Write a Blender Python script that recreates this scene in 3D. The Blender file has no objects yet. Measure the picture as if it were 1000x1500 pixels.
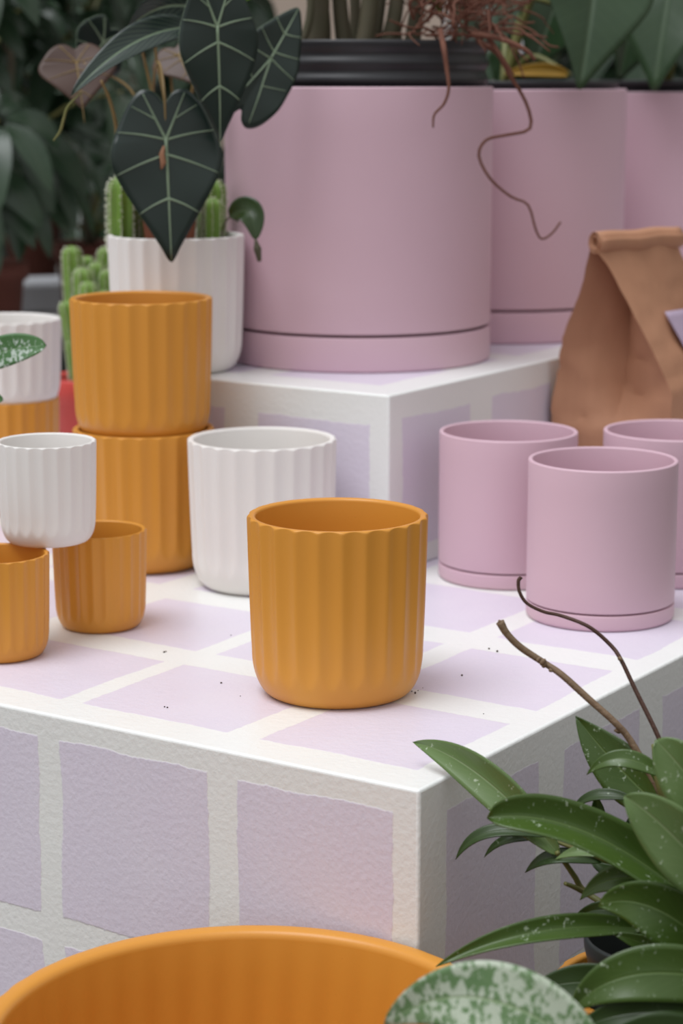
import bpy, bmesh, math, random
from mathutils import Vector, Matrix, noise
PI = math.pi
S = bpy.context.scene
COL = S.collection

# ------------------------------------------------------------------ camera
F = 3200.0
PIT = math.atan(640 / F)
CP, SP = math.cos(PIT), math.sin(PIT)
EYE = 0.476                       # eye height above the top of the low plinth (z = 0)
cd = bpy.data.cameras.new('camera')
cam = bpy.data.objects.new('camera', cd)
COL.objects.link(cam)
cam.location = (0, 0, EYE)
cam.rotation_euler = (PI / 2 - PIT, 0, 0)
cd.sensor_fit = 'HORIZONTAL'
cd.sensor_width = 24
cd.lens = 24 * F / 1000
cd.clip_start = .05
cd.clip_end = 60
cd.dof.use_dof = True
cd.dof.focus_distance = 1.63
cd.dof.aperture_fstop = 7.0
S.camera = cam


def at(x, y, D):
    """point in the place at horizontal distance D seen at photo position x, y"""
    a = (x - 500) / F
    b = -(y - 750) / F
    d = Vector((a, CP + b * SP, -SP + b * CP))
    return Vector((0, 0, EYE)) + d * (D / d.y)


def mpp(p):
    """metres per photo pixel at a point"""
    return (p.y * CP - (p.z - EYE) * SP) / F


# ------------------------------------------------------------------ object helpers
def new_obj(name, bm, mat, parent=None, smooth=True):
    me = bpy.data.meshes.new(name)
    if smooth:
        for f in bm.faces:
            f.smooth = True
    bm.to_mesh(me)
    bm.free()
    if mat:
        for m in (mat if isinstance(mat, (list, tuple)) else [mat]):
            me.materials.append(m)
    o = bpy.data.objects.new(name, me)
    COL.objects.link(o)
    if parent:
        o.parent = parent
    return o


def tag(o, label, cat, group=None, kind=None):
    o['label'] = label
    o['category'] = cat
    if group:
        o['group'] = group
    if kind:
        o['kind'] = kind
    return o


def thing(name, loc, label, cat, group=None):
    o = bpy.data.objects.new(name, None)
    o.empty_display_size = .02
    COL.objects.link(o)
    o.location = loc
    return tag(o, label, cat, group)


def struct(o):
    o['kind'] = 'structure'
    return o


def shift(bm, v):
    for x in bm.verts:
        x.co -= Vector(v)


def sharp_by_angle(o, deg=40):
    me = o.data
    bm = bmesh.new()
    bm.from_mesh(me)
    for e in bm.edges:
        if len(e.link_faces) == 2 and e.calc_face_angle(0) > math.radians(deg):
            e.smooth = False
    bm.to_mesh(me)
    bm.free()


# ------------------------------------------------------------------ materials
def srgb(r, g, b):
    def f(c):
        c /= 255
        return c / 12.92 if c <= .04045 else ((c + .055) / 1.055) ** 2.4
    return (f(r), f(g), f(b), 1)


class NT:
    def __init__(s, name):
        s.m = bpy.data.materials.new(name)
        s.m.use_nodes = True
        s.t = s.m.node_tree
        s.b = s.t.nodes['Principled BSDF']

    def n(s, kind, **kw):
        x = s.t.nodes.new(kind)
        for k, v in kw.items():
            setattr(x, k, v)
        return x

    def l(s, a, b):
        s.t.links.new(a, b)

    def math(s, op, a, b=None, c=None):
        x = s.n('ShaderNodeMath', operation=op)
        for i, v in enumerate((a, b, c)):
            if v is None:
                continue
            if isinstance(v, (int, float)):
                x.inputs[i].default_value = v
            else:
                s.l(v, x.inputs[i])
        return x.outputs[0]

    def noise(s, scale, detail=3, vec=None, rough=.5):
        x = s.n('ShaderNodeTexNoise')
        x.inputs['Scale'].default_value = scale
        x.inputs['Detail'].default_value = detail
        x.inputs['Roughness'].default_value = rough
        if vec is not None:
            s.l(vec, x.inputs['Vector'])
        return x.outputs['Fac']

    def coord(s, which='Object'):
        return s.n('ShaderNodeTexCoord').outputs[which]

    def mapping(s, vec, scale=(1, 1, 1)):
        x = s.n('ShaderNodeMapping')
        x.inputs['Scale'].default_value = scale
        s.l(vec, x.inputs['Vector'])
        return x.outputs[0]

    def ramp(s, fac, stops, interp='LINEAR'):
        x = s.n('ShaderNodeValToRGB')
        x.color_ramp.interpolation = interp
        el = x.color_ramp.elements
        while len(el) < len(stops):
            el.new(.5)
        for e, (p, c) in zip(el, stops):
            e.position = p
            e.color = c if len(c) == 4 else (*c, 1)
        s.l(fac, x.inputs[0])
        return x.outputs[0]

    def mix(s, fac, a, b):
        x = s.n('ShaderNodeMix', data_type='RGBA')
        if isinstance(fac, (int, float)):
            x.inputs[0].default_value = fac
        else:
            s.l(fac, x.inputs[0])
        for i, v in ((6, a), (7, b)):
            if isinstance(v, (tuple, list)):
                x.inputs[i].default_value = v if len(v) == 4 else (*v, 1)
            else:
                s.l(v, x.inputs[i])
        return x.outputs[2]

    def color(s, c):
        if isinstance(c, (tuple, list)):
            s.b.inputs['Base Color'].default_value = c if len(c) == 4 else (*c, 1)
        else:
            s.l(c, s.b.inputs['Base Color'])

    def rough(s, v):
        if isinstance(v, (int, float)):
            s.b.inputs['Roughness'].default_value = v
        else:
            s.l(v, s.b.inputs['Roughness'])

    def bump(s, h, strength, dist=.001):
        x = s.n('ShaderNodeBump')
        x.inputs['Strength'].default_value = strength
        x.inputs['Distance'].default_value = dist
        s.l(h, x.inputs['Height'])
        s.l(x.outputs[0], s.b.inputs['Normal'])

    def step(s, v, a, e):
        x = s.n('ShaderNodeMapRange', interpolation_type='SMOOTHSTEP')
        x.inputs['From Min'].default_value = a - e
        x.inputs['From Max'].default_value = a + e
        s.l(v, x.inputs['Value'])
        return x.outputs[0]


def ceramic(name, c, c2, rough=.42, speck=None):
    t = NT(name)
    co = t.coord()
    k = t.noise(9, 4, co)
    col = t.mix(k, c, c2)
    if speck:
        v = t.n('ShaderNodeTexVoronoi')
        v.inputs['Scale'].default_value = 150
        t.l(co, v.inputs['Vector'])
        sp = t.math('LESS_THAN', v.outputs['Distance'], .035)
        col = t.mix(t.math('MULTIPLY', sp, .5), col, speck)
    t.color(col)
    t.rough(rough)
    t.b.inputs['Specular IOR Level'].default_value = .4
    t.bump(t.noise(260, 3, co), .06, .001)
    return t.m


M = {}


def plain_first(*a):
    return ceramic(*a)


M['orange'] = ceramic('ochre_glaze', (.68, .298, .043), (.63, .268, .036), .36, (.3, .10, .01))
M['white'] = ceramic('cream_glaze', (.82, .795, .765), (.79, .76, .735), .48)
M['pink'] = ceramic('pink_glaze', (.66, .455, .53), (.63, .43, .50), .48)
M['terracotta'] = ceramic('terracotta', (.42, .155, .095), (.36, .125, .075), .8)
M['terracotta_dark'] = plain_first('dark_terracotta', (.13, .042, .026), (.10, .03, .02), .8)
M['red'] = ceramic('red_plastic', (.62, .075, .06), (.55, .06, .05), .45)


def plain(name, c, c2, rough, scale=20, bump=0, bscale=100):
    t = NT(name)
    co = t.coord()
    t.color(t.mix(t.noise(scale, 4, co), c, c2))
    t.rough(rough)
    if bump:
        t.bump(t.noise(bscale, 3, co), bump, .002)
    return t.m


M['black'] = plain('black_plastic', (.016, .016, .019), (.026, .026, .03), .42)
M['green_black'] = plain('dark_nursery_plastic', (.022, .03, .03), (.03, .04, .038), .4)
M['soil'] = plain('potting_soil', (.03, .018, .011), (.09, .055, .034), .95, 160, 1.0, 220)
M['twig'] = plain('twig_bark', (.24, .165, .10), (.15, .09, .05), .7, 120, .5, 300)
M['twig_dark'] = plain('dark_twig_bark', (.055, .02, .012), (.10, .05, .035), .6, 120, .4, 300)
M['stem_green'] = plain('green_stem', (.12, .16, .035), (.18, .14, .05), .5, 60)
M['petiole'] = plain('petiole', (.17, .13, .04), (.26, .15, .05), .5, 25)
M['root'] = plain('aerial_root', (.17, .062, .034), (.10, .034, .02), .8, 60)
M['cane'] = plain('cane_stem', (.11, .085, .055), (.055, .06, .028), .7, 25)
M['label_lilac'] = plain('lilac_paper', (.46, .36, .48), (.48, .38, .50), .5)
M['spine'] = plain('cactus_spine', (.75, .74, .62), (.65, .66, .5), .7)
M['vein'] = plain('pale_vein', (.24, .32, .21), (.17, .24, .15), .5, 40)
M['scar'] = plain('leaf_scar', (.36, .20, .12), (.28, .12, .06), .8, 90)


def kraft():
    t = NT('kraft_paper')
    co = t.coord()
    fib = t.noise(90, 4, t.mapping(co, (1, 1, .15)))
    t.color(t.mix(fib, (.43, .21, .118), (.485, .245, .14)))
    t.rough(.72)
    t.bump(t.noise(35, 5, co), .18, .004)
    return t.m


M['kraft'] = kraft()


def leaf_mat(name, dark, light, rib, fleck=None, fleck_lo=.66, rough=.33, rib_w=.018, under=None, side=.12, fscale=2.0):
    """leaf seen from its UVs: u across (midrib at .5), v from base to tip"""
    t = NT(name)
    co = t.coord()
    uv = t.n('ShaderNodeUVMap').outputs[0]
    sep = t.n('ShaderNodeSeparateXYZ')
    t.l(uv, sep.inputs[0])
    u, v = sep.outputs[0], sep.outputs[1]
    d = t.math('ABSOLUTE', t.math('SUBTRACT', u, .5))
    base = t.mix(t.noise(28, 4, co), dark, light)
    wave = t.math('SINE', t.math('MULTIPLY', t.math('SUBTRACT', v, t.math('MULTIPLY', d, .6)), 75))
    base = t.mix(t.math('MULTIPLY', t.step(wave, .93, .07), side), base, rib)
    if fleck:
        f1 = t.noise(130 * fscale, 3, t.mapping(co, (1, 1, .7)), .65)
        f2 = t.noise(34 * fscale, 2, co)
        f = t.step(t.math('ADD', t.math('MULTIPLY', f1, .62), t.math('MULTIPLY', f2, .38)), fleck_lo, .03)
        base = t.mix(t.math('MULTIPLY', f, .8), base, fleck)
    base = t.mix(t.math('MULTIPLY', t.math('SUBTRACT', 1, t.step(d, rib_w, .009)), .8), base, rib)
    if under:
        g = t.n('ShaderNodeNewGeometry')
        base = t.mix(g.outputs['Backfacing'], base, under)
    t.color(base)
    t.rough(rough)
    t.b.inputs['Specular IOR Level'].default_value = .5
    t.bump(t.math('ADD', t.math('MULTIPLY', t.step(d, rib_w, .02), 1.0), t.math('MULTIPLY', t.noise(40, 2, co), .5)), .25, .002)
    # leaves let some light through
    tr = t.n('ShaderNodeBsdfTranslucent')
    t.l(base if not isinstance(base, tuple) else base, tr.inputs[0])
    mx = t.n('ShaderNodeMixShader')
    mx.inputs[0].default_value = .14
    out = t.t.nodes['Material Output']
    t.l(t.b.outputs[0], mx.inputs[1])
    t.l(tr.outputs[0], mx.inputs[2])
    t.l(mx.outputs[0], out.inputs['Surface'])
    return t.m


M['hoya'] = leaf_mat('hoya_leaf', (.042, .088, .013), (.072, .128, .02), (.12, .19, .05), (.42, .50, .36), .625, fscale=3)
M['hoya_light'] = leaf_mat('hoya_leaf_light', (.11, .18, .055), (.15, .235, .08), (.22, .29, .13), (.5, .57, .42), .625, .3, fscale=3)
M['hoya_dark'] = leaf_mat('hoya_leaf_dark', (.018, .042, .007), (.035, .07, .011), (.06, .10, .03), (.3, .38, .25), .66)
M['silver'] = leaf_mat('silver_leaf', (.10, .20, .075), (.17, .28, .12), (.30, .40, .22), (.58, .64, .52), .505, .4, fscale=2.0)
M['splash'] = leaf_mat('splash_leaf', (.055, .16, .045), (.085, .20, .06), (.12, .24, .08), (.62, .70, .64), .545, .4, fscale=2.2)
M['aloc'] = leaf_mat('alocasia_leaf', (.010, .021, .017), (.016, .032, .024), (.012, .026, .02), None, rough=.3, rib_w=-.1, side=0)
M['aloc_rib'] = leaf_mat('alocasia_leaf_side', (.010, .021, .017), (.016, .032, .024), (.20, .28, .17), None, rough=.3, rib_w=.03, side=.3)
M['aloc_under'] = leaf_mat('alocasia_underside', (.06, .032, .024), (.10, .052, .036), (.22, .17, .06), None, rough=.5, rib_w=-.1, side=0)
M['schef'] = leaf_mat('umbrella_plant_leaf', (.018, .042, .02), (.034, .066, .032), (.06, .09, .05), None, rough=.3, side=.1)
M['monstera'] = leaf_mat('large_dark_leaf', (.016, .042, .014), (.03, .065, .022), (.06, .10, .05), None, rough=.28, side=.15)
M['bright'] = leaf_mat('bright_green_leaf', (.11, .24, .02), (.18, .33, .03), (.25, .38, .08), None, rough=.4)
M['yellow'] = leaf_mat('yellowing_leaf', (.5, .27, .03), (.42, .25, .03), (.5, .35, .1), None, rough=.5)


def cactus_mat():
    t = NT('cactus_skin')
    co = t.coord()
    t.color(t.mix(t.noise(60, 3, co), (.12, .235, .03), (.19, .32, .05)))
    t.rough(.5)
    t.b.inputs['Subsurface Weight'].default_value = .0
    return t.m


M['cactus'] = cactus_mat()


def paint(name, a_axis, b_axis, a_iv, b_iv, streak=0.0, seed=0.0):
    """hand painted lilac blocks with cream gaps: block edges along two object axes"""
    t = NT(name)
    co = t.coord()
    off = t.n('ShaderNodeMapping')
    off.inputs['Location'].default_value = (seed, seed * .7, seed * 1.3)
    t.l(co, off.inputs['Vector'])
    sep = t.n('ShaderNodeSeparateXYZ')
    t.l(co, sep.inputs[0])

    def axis(ax, sd):
        o2 = t.n('ShaderNodeMapping')
        o2.inputs['Location'].default_value = (sd, sd, sd)
        t.l(off.outputs[0], o2.inputs['Vector'])
        w1 = t.math('MULTIPLY', t.math('SUBTRACT', t.noise(11, 2, o2.outputs[0]), .5), .011)
        w2 = t.math('MULTIPLY', t.math('SUBTRACT', t.noise(140, 3, o2.outputs[0]), .5), .0032)
        return t.math('ADD', sep.outputs['XYZ'.index(ax)], t.math('ADD', w1, w2))

    def member(x, ivs):
        tot = None
        for lo, hi in ivs:
            m = t.math('MULTIPLY', t.step(x, lo, .0009), t.math('SUBTRACT', 1, t.step(x, hi, .0009)))
            tot = m if tot is None else t.math('ADD', tot, m)
        return tot
    mask = t.math('MULTIPLY', member(axis(a_axis, 1.7), a_iv), member(axis(b_axis, 4.1), b_iv))
    cloud = t.noise(14, 3, co)
    lil = t.mix(cloud, (.70, .648, .755), (.74, .68, .79))
    cream = t.mix(cloud, (.845, .855, .84), (.80, .81, .79))
    # thin coverage of the lilac coat
    cov = t.math('MULTIPLY', mask, t.math('MULTIPLY_ADD', t.noise(22, 4, co), .25, .83))
    t.color(t.mix(cov, cream, lil))
    t.rough(t.math('MULTIPLY_ADD', t.noise(30, 3, co), .12, .27))
    t.b.inputs['Specular IOR Level'].default_value = .5
    h = t.math('ADD', t.math('MULTIPLY', t.noise(210, 3, co), 1.0), t.math('MULTIPLY', t.noise(22, 2, co), .3))
    h = t.math('ADD', h, t.math('MULTIPLY', mask, .25))
    if streak:
        h = t.math('ADD', h, t.math('MULTIPLY', t.math('MULTIPLY', mask, t.noise(300, 2, t.mapping(co, (1, 1, .04)))), streak))
    t.bump(h, .28, .0016)
    return t.m


# ------------------------------------------------------------------ mesh helpers
def lathe(bm, prof, n=96, rfun=None):
    """revolve profile [(r, z)] ; rfun(r, z, theta, i) may change the radius"""
    rings = []
    for i, (r, z) in enumerate(prof):
        if r < 1e-6:
            rings.append([bm.verts.new((0, 0, z))])
            continue
        ring = []
        for k in range(n):
            a = 2 * PI * k / n
            rr = rfun(r, z, a, i) if rfun else r
            ring.append(bm.verts.new((rr * math.cos(a), rr * math.sin(a), z)))
        rings.append(ring)
    for A, B in zip(rings, rings[1:]):
        for k in range(n):
            k2 = (k + 1) % n
            if len(A) == 1 and len(B) == 1:
                continue
            if len(A) == 1:
                bm.faces.new((A[0], B[k2], B[k]))
            elif len(B) == 1:
                bm.faces.new((A[k], A[k2], B[0]))
            else:
                bm.faces.new((A[k], A[k2], B[k2], B[k]))
    return rings


def tube(bm, pts, radii, n=8, cap=True):
    pts = [Vector(p) for p in pts]
    if isinstance(radii, (int, float)):
        radii = [radii] * len(pts)
    up = Vector((.13, .31, .94))
    rings = []
    prev = None
    for i, p in enumerate(pts):
        a = pts[max(0, i - 1)]
        b = pts[min(len(pts) - 1, i + 1)]
        t = (b - a).normalized()
        if prev is None:
            x = t.cross(up)
            if x.length < .05:
                x = t.cross(Vector((1, 0, 0)))
            x.normalize()
        else:
            x = (prev - t * prev.dot(t)).normalized()
        prev = x
        y = t.cross(x)
        rings.append([bm.verts.new(p + (x * math.cos(2 * PI * k / n) + y * math.sin(2 * PI * k / n)) * radii[i]) for k in range(n)])
    for A, B in zip(rings, rings[1:]):
        for k in range(n):
            bm.faces.new((A[k], A[(k + 1) % n], B[(k + 1) % n], B[k]))
    if cap:
        bm.faces.new(rings[0][::-1])
        bm.faces.new(rings[-1])
    return rings


def spline(pts, per=6):
    """Catmull-Rom through the points"""
    pts = [Vector(p) for p in pts]
    P = [pts[0] * 2 - pts[1]] + pts + [pts[-1] * 2 - pts[-2]]
    out = []
    for i in range(1, len(P) - 2):
        for k in range(per):
            t = k / per
            p0, p1, p2, p3 = P[i - 1], P[i], P[i + 1], P[i + 2]
            out.append(.5 * ((2 * p1) + (p2 - p0) * t + (2 * p0 - 5 * p1 + 4 * p2 - p3) * t * t + (3 * p1 - p0 - 3 * p2 + p3) * t ** 3))
    out.append(pts[-1])
    return out


def lerp(a, b, t):
    return a + (b - a) * t


def fluted_bm(R, h, n=24, depth=None, wall=None, rb=.72, taper=.955, corner=.25, segs=12, inner=0.):
    """fluted pot: the grooves are cut into the side and run out where the foot rounds in"""
    depth = depth if depth is not None else R * .034
    wall = wall if wall is not None else R * .1
    rim = wall * .38
    prof = []
    rbm = R * rb
    zc = h * corner
    rs = R * taper
    prof.append((0, 0, 0))
    prof.append((rbm * .6, 0, 0))
    prof.append((rbm * .94, 0, 0))
    for k in range(0, 15):
        a = (PI / 2) * k / 14
        prof.append((rbm + (rs - rbm) * math.sin(a) ** .92, zc * (1 - math.cos(a)) ** .95, 1))
    zt = h - rim
    for k in range(1, 13):
        q = k / 12
        prof.append((lerp(rs, R, q ** .8), lerp(zc, zt, q), 1))
    for k in range(1, 6):
        a = (PI / 2) * k / 5
        prof.append((R - rim + rim * math.cos(a), zt + rim * math.sin(a), 1))
    ri = R - wall
    for k in range(1, 6):
        a = (PI / 2) * k / 5
        prof.append((ri + rim * (1 - math.sin(a)), zt + rim * math.cos(a), 2))
    zb = wall * 1.1
    for k in range(1, 7):
        q = k / 6
        prof.append((lerp(ri, rs - wall * 1.1, q), lerp(zt, zb + zc * .8, q), 2))
    for k in range(1, 8):
        a = (PI / 2) * k / 7
        prof.append((lerp(rbm * .7, rs - wall * 1.1, math.cos(a)), zb + zc * .8 * (1 - math.sin(a)), 2))
    prof.append((0, zb, 2))
    kind = [p[2] for p in prof]

    def rf(r, z, a, i):
        if kind[i] == 2 and inner and z < zt and r > rbm:
            return r - inner * math.cos(a * n)
        if kind[i] != 1:
            return r
        s = math.sin(a * n / 2)
        g = math.sqrt(s * s + .02) - .14
        q = min(1, max(0, (z - zc) / (zt - zc)))
        env = lerp(rs, R, q ** .8) if z > zc else rs
        lim = env - depth * g * 1.12
        k = depth * .22
        hh = max(k - abs(r - lim), 0) / k
        return min(r, lim) - hh * hh * k * .25
    bm = bmesh.new()
    lathe(bm, [(p[0], p[1]) for p in prof], n * segs, rf)
    return bm


def cyl_pot_bm(R, h, wall, lip=.0018, foot=.003, floor=.008, n=128):
    """straight-sided pot with a thin lip"""
    gap = foot * .5
    prof = [(0, 0), (R * .6, 0), (R - foot * 1.6, 0), (R - foot * 1.5, .0005), (R - foot * 1.5, .0028 + gap * .8), (R - foot * .8, .003 + gap)]
    for k in range(1, 6):
        a = PI / 2 * k / 5
        prof.append((R - .0012 + .0012 * math.sin(a), .003 + gap + .0012 * (1 - math.cos(a))))
    for k in range(1, 7):
        prof.append((R, lerp(.0042 + gap, h - lip, k / 6)))
    for k in range(1, 6):
        a = PI / 2 * k / 5
        prof.append((R - lip + lip * math.cos(a), h - lip + lip * math.sin(a)))
    ri = R - wall
    for k in range(0, 5):
        a = PI / 2 * k / 4
        prof.append((ri + lip * (1 - math.sin(a)), h - lip + lip * math.cos(a)))
    for k in range(1, 6):
        prof.append((ri, lerp(h - lip, floor + .006, k / 5)))
    for k in range(1, 5):
        a = PI / 2 * k / 4
        prof.append((ri - .006 * (1 - math.cos(a)), floor + .006 - .006 * math.sin(a)))
    prof.append((0, floor))
    bm = bmesh.new()
    lathe(bm, prof, n)
    return bm


def saucer_bm(R, h, wall=.004, n=128):
    lip = .0014
    foot = .004
    prof = [(0, 0), (R * .6, 0), (R - foot, 0)]
    for k in range(1, 6):
        a = PI / 2 * k / 5
        prof.append((R - foot + foot * math.sin(a), foot - foot * math.cos(a)))
    prof.append((R, h * .6))
    prof.append((R, h - lip))
    for k in range(1, 5):
        a = PI / 2 * k / 4
        prof.append((R - lip + lip * math.cos(a), h - lip + lip * math.sin(a)))
    prof.append((R - wall, h))
    prof.append((R - wall - .001, h - .001))
    prof.append((R - wall - .001, h - .004))
    prof.append((0, h - .004))
    bm = bmesh.new()
    lathe(bm, prof, n)
    return bm


def nursery_bm(Rt, Rb, h, lip=.004, ridges=3, n=96):
    """thin black grower's pot with rolled lip and ridges below it"""
    prof = [(0, 0), (Rb * .9, 0), (Rb, .002)]
    zs = [.1, .3, .5, .62]
    for z in zs:
        prof.append((lerp(Rb, Rt * .965, z), h * z))
    z0 = h * .7
    for k in range(ridges * 8 + 1):
        q = k / (ridges * 8)
        prof.append((lerp(lerp(Rb, Rt, .72), Rt * .985, q) + lip * .45 * math.cos(2 * PI * ridges * q), lerp(z0, h - lip * 1.5, q)))
    prof += [(Rt + lip * .1, h - lip), (Rt + lip * .15, h - lip * .4), (Rt - lip * .1, h), (Rt - lip * .7, h), (Rt - lip, h - lip), (Rt * .95, h * .7), (lerp(Rb, Rt, .4) * .95, h * .3), (Rb * .9, .004), (0, .004)]
    bm = bmesh.new()
    lathe(bm, prof, n)
    return bm


def disc_bm(R, z, seed, rough=.004, n=48):
    bm = bmesh.new()
    rnd = random.Random(seed)
    prof = [(0, z - .012), (R, z - .012)] + [(R * q, z + .004 * (1 - q)) for q in (1, .85, .7, .55, .4, .25, .1)] + [(0, z + .004)]
    lathe(bm, prof, n)
    for v in bm.verts:
        if v.co.z > z - .005 and math.hypot(v.co.x, v.co.y) < R * .99:
            v.co.z += rnd.uniform(-rough, rough)
    return bm


PROF = {
    'lance': lambda t: (math.sin(PI * min(1, t ** .82)) ** .85) * (1 - .12 * t),
    'broad': lambda t: (math.sin(PI * t ** .7)) ** .72,
    'oval': lambda t: max(0, math.sin(PI * t ** .9)) ** .62,
    'strap': lambda t: min(1, t * 5) ** .7 * max(0, 1 - t ** 7) ** .6,
    'blunt': lambda t: max(0, math.sin(PI * t ** 1.3)) ** .55,
}


def leaf_bm(P0, P1, P2, W, roll=0., fold=.25, prof='lance', wav=.03, seed=0, nu=10, nv=26, view=None, curl=0.):
    """blade along a quadratic curve base P0 -> tip P2; roll turns it about its length away from facing the eye"""
    rnd = random.Random(seed)
    ph = rnd.random() * 6
    bm = bmesh.new()
    uvl = bm.loops.layers.uv.new('UVMap')
    V = ((P0 + P2) * .5 - Vector((0, 0, EYE))).normalized() if view is None else Vector(view).normalized()
    rows = []
    uvs = {}
    pf = PROF[prof]
    for j in range(nv + 1):
        t = j / nv
        c = P0 * (1 - t) ** 2 + P1 * 2 * t * (1 - t) + P2 * t * t
        T = ((P1 - P0) * (1 - t) + (P2 - P1) * t).normalized()
        side = T.cross(V)
        if side.length < 1e-3:
            side = Vector((1, 0, 0))
        side.normalize()
        Vp = (V - T * V.dot(T)).normalized()
        X = side * math.cos(roll + curl * t) + Vp * math.sin(roll + curl * t)
        N = X.cross(T).normalized()
        if N.dot(V) > 0:
            N = -N
        w = W * .5 * max(pf(t), .012 if j < nv else .004)
        row = []
        for i in range(nu + 1):
            u = i / nu * 2 - 1
            p = c + X * (u * w) + N * (fold * abs(u) ** 1.4 * w) + N * (wav * W * math.sin(t * 9 + ph + u) * abs(u))
            v = bm.verts.new(p)
            uvs[v] = ((u + 1) / 2, t)
            row.append(v)
        rows.append(row)
    for A, B in zip(rows, rows[1:]):
        for i in range(nu):
            f = bm.faces.new((A[i], A[i + 1], B[i + 1], B[i]))
            for lp in f.loops:
                lp[uvl].uv = uvs[lp.vert]
    for f in bm.faces:
        f.normal_update()
    bm.normal_update()
    # faces towards the upper side
    tot = sum((f.normal.dot(V) for f in bm.faces))
    if tot > 0:
        bmesh.ops.reverse_faces(bm, faces=bm.faces[:])
    return bm


def thick(o, d=.0007):
    m = o.modifiers.new('thickness', 'SOLIDIFY')
    m.thickness = d
    m.offset = 0
    return o


def add_leaf(parent, mat, b, c, t, wpx, name='leaf', label=None, **kw):
    """b, c, t = (photo x, photo y, distance) for base, bend and tip"""
    P0, P2 = at(*b), at(*t)
    P1 = at(*c)
    W = wpx * mpp((P0 + P2) * .5)
    bm = leaf_bm(P0, P1, P2, W, **kw)
    shift(bm, parent.location)
    o = thick(new_obj(name, bm, mat, parent))
    if label:
        o['label'] = label
    return o


HEART = [(.015, -.31), (.09, -.40), (.19, -.41), (.29, -.31), (.37, -.16), (.44, .01), (.462, .15), (.42, .30), (.31, .50), (.195, .69), (.085, .87), (0, 1)]
NARROW = [(.02, -.42), (.08, -.55), (.15, -.56), (.22, -.45), (.27, -.25), (.29, -.02), (.275, .18), (.23, .40), (.17, .60), (.10, .80), (.04, .94), (0, 1)]


def shield_leaf(parent, mat, J, T, half, roll=0., bend=.15, fold=.12, veins=True, vein_mat=None, seed=0, wavy=.02, margin=True, view=None, wscale=1., vr=.0012, vnum=4):
    """arrow-shaped blade: J is where the stalk joins, T the tip; half = right half of its outline in tip lengths"""
    rnd = random.Random(seed)
    L = (T - J).length
    Y = (T - J).normalized()
    V = ((J + T) * .5 - Vector((0, 0, EYE))).normalized() if view is None else view
    side = Y.cross(V).normalized()
    Vp = (V - Y * V.dot(Y)).normalized()
    X = side * math.cos(roll) + Vp * math.sin(roll)
    N = X.cross(Y).normalized()
    if N.dot(V) > 0:
        N = -N
    ph = rnd.random() * 6

    def surf(x, y):
        z = -bend * (y * y - y) * (1 if y > 0 else .6) - bend * 1.2 * x * x * (1 if y < 0 else .5) + fold * abs(x)
        z += wavy * math.sin(9 * y + ph + (3 if x > 0 else 0)) * abs(x) * 2
        return J + (X * (x * wscale) + Y * y + N * z) * L
    full = [(x, y) for x, y in half] + [(-x, y) for x, y in half[-2::-1]]
    # densify
    pts = spline([Vector((x, y, 0)) for x, y in full], 5)
    pts.append(pts[0] * .5 + pts[-1] * .5)
    pts = pts[:-1]
    K = 9
    bm = bmesh.new()
    uvl = bm.loops.layers.uv.new('UVMap')
    c = bm.verts.new(surf(0, 0))
    uvs = {c: (.5, .3)}
    rings = []
    for k in range(1, K + 1):
        q = k / K
        ring = []
        for p in pts:
            v = bm.verts.new(surf(p.x * q, p.y * q))
            uvs[v] = (.5 + p.x * q, .3 + .7 * p.y * q)
            ring.append(v)
        rings.append(ring)
    n = len(pts)
    for k in range(n):
        k2 = (k + 1) % n
        bm.faces.new((c, rings[0][k], rings[0][k2]))
        for A, B in zip(rings, rings[1:]):
            bm.faces.new((A[k], B[k], B[k2], A[k2]))
    for f in bm.faces:
        for lp in f.loops:
            lp[uvl].uv = uvs[lp.vert]
    bm.normal_update()
    if sum(f.normal.dot(V) for f in bm.faces) > 0:
        bmesh.ops.reverse_faces(bm, faces=bm.faces[:])
    shift(bm, parent.location)
    o = thick(new_obj('leaf', bm, mat, parent), .0009)
    if veins:
        vb = bmesh.new()

        def width_at(y):
            for (xa, ya), (xb, yb) in zip(half, half[1:]):
                if ya <= y <= yb and yb > ya:
                    return lerp(xa, xb, (y - ya) / (yb - ya))
            return 0
        off = N * .0006

        def strip(a, b, r0, r1, bow=0.):
            pp = []
            for k in range(13):
                q = k / 12
                x = lerp(a[0], b[0], q)
                y = lerp(a[1], b[1], q) + bow * math.sin(q * PI)
                pp.append(surf(x, y) + off - Vector(parent.location))
            tube(vb, pp, [lerp(r0, r1, k / 12) for k in range(13)], 6)
        strip((0, -.02), (0, .99), vr * 1.35, vr * .35)
        for s in (-1, 1):
            lx = max(half, key=lambda p: -p[1])
            strip((0, 0), (s * lx[0] * .9, lx[1] * .93), vr * 1.2, vr * .4, 0)
            a0 = [(-.07, .01), (.28, .14), (.6, .5)][:vnum]
            for ye, ys in a0:
                w = width_at(ye) * .97
                strip((0, max(0, ys - .02)), (s * w, ye), vr * .95, vr * .35, -.01)
            # outer lobe vein
            strip((s * lx[0] * .35, lx[1] * .4), (s * width_at(-.3) * .9 if width_at(-.3) else s * .3, -.28), vr * .6, vr * .3)
        if margin:
            pp = [surf(p.x * .995, p.y * .995) - Vector(parent.location) for p in pts]
            tube(vb, pp + [pp[0]], vr * .3, 5, False)
        v = new_obj('veins', vb, vein_mat or M['vein'], o)
        v['label'] = 'pale raised veins'
    return o


# ------------------------------------------------------------------ setting
FLOOR = -0.36
BT = .06                           # top of the bench at the back


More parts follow.
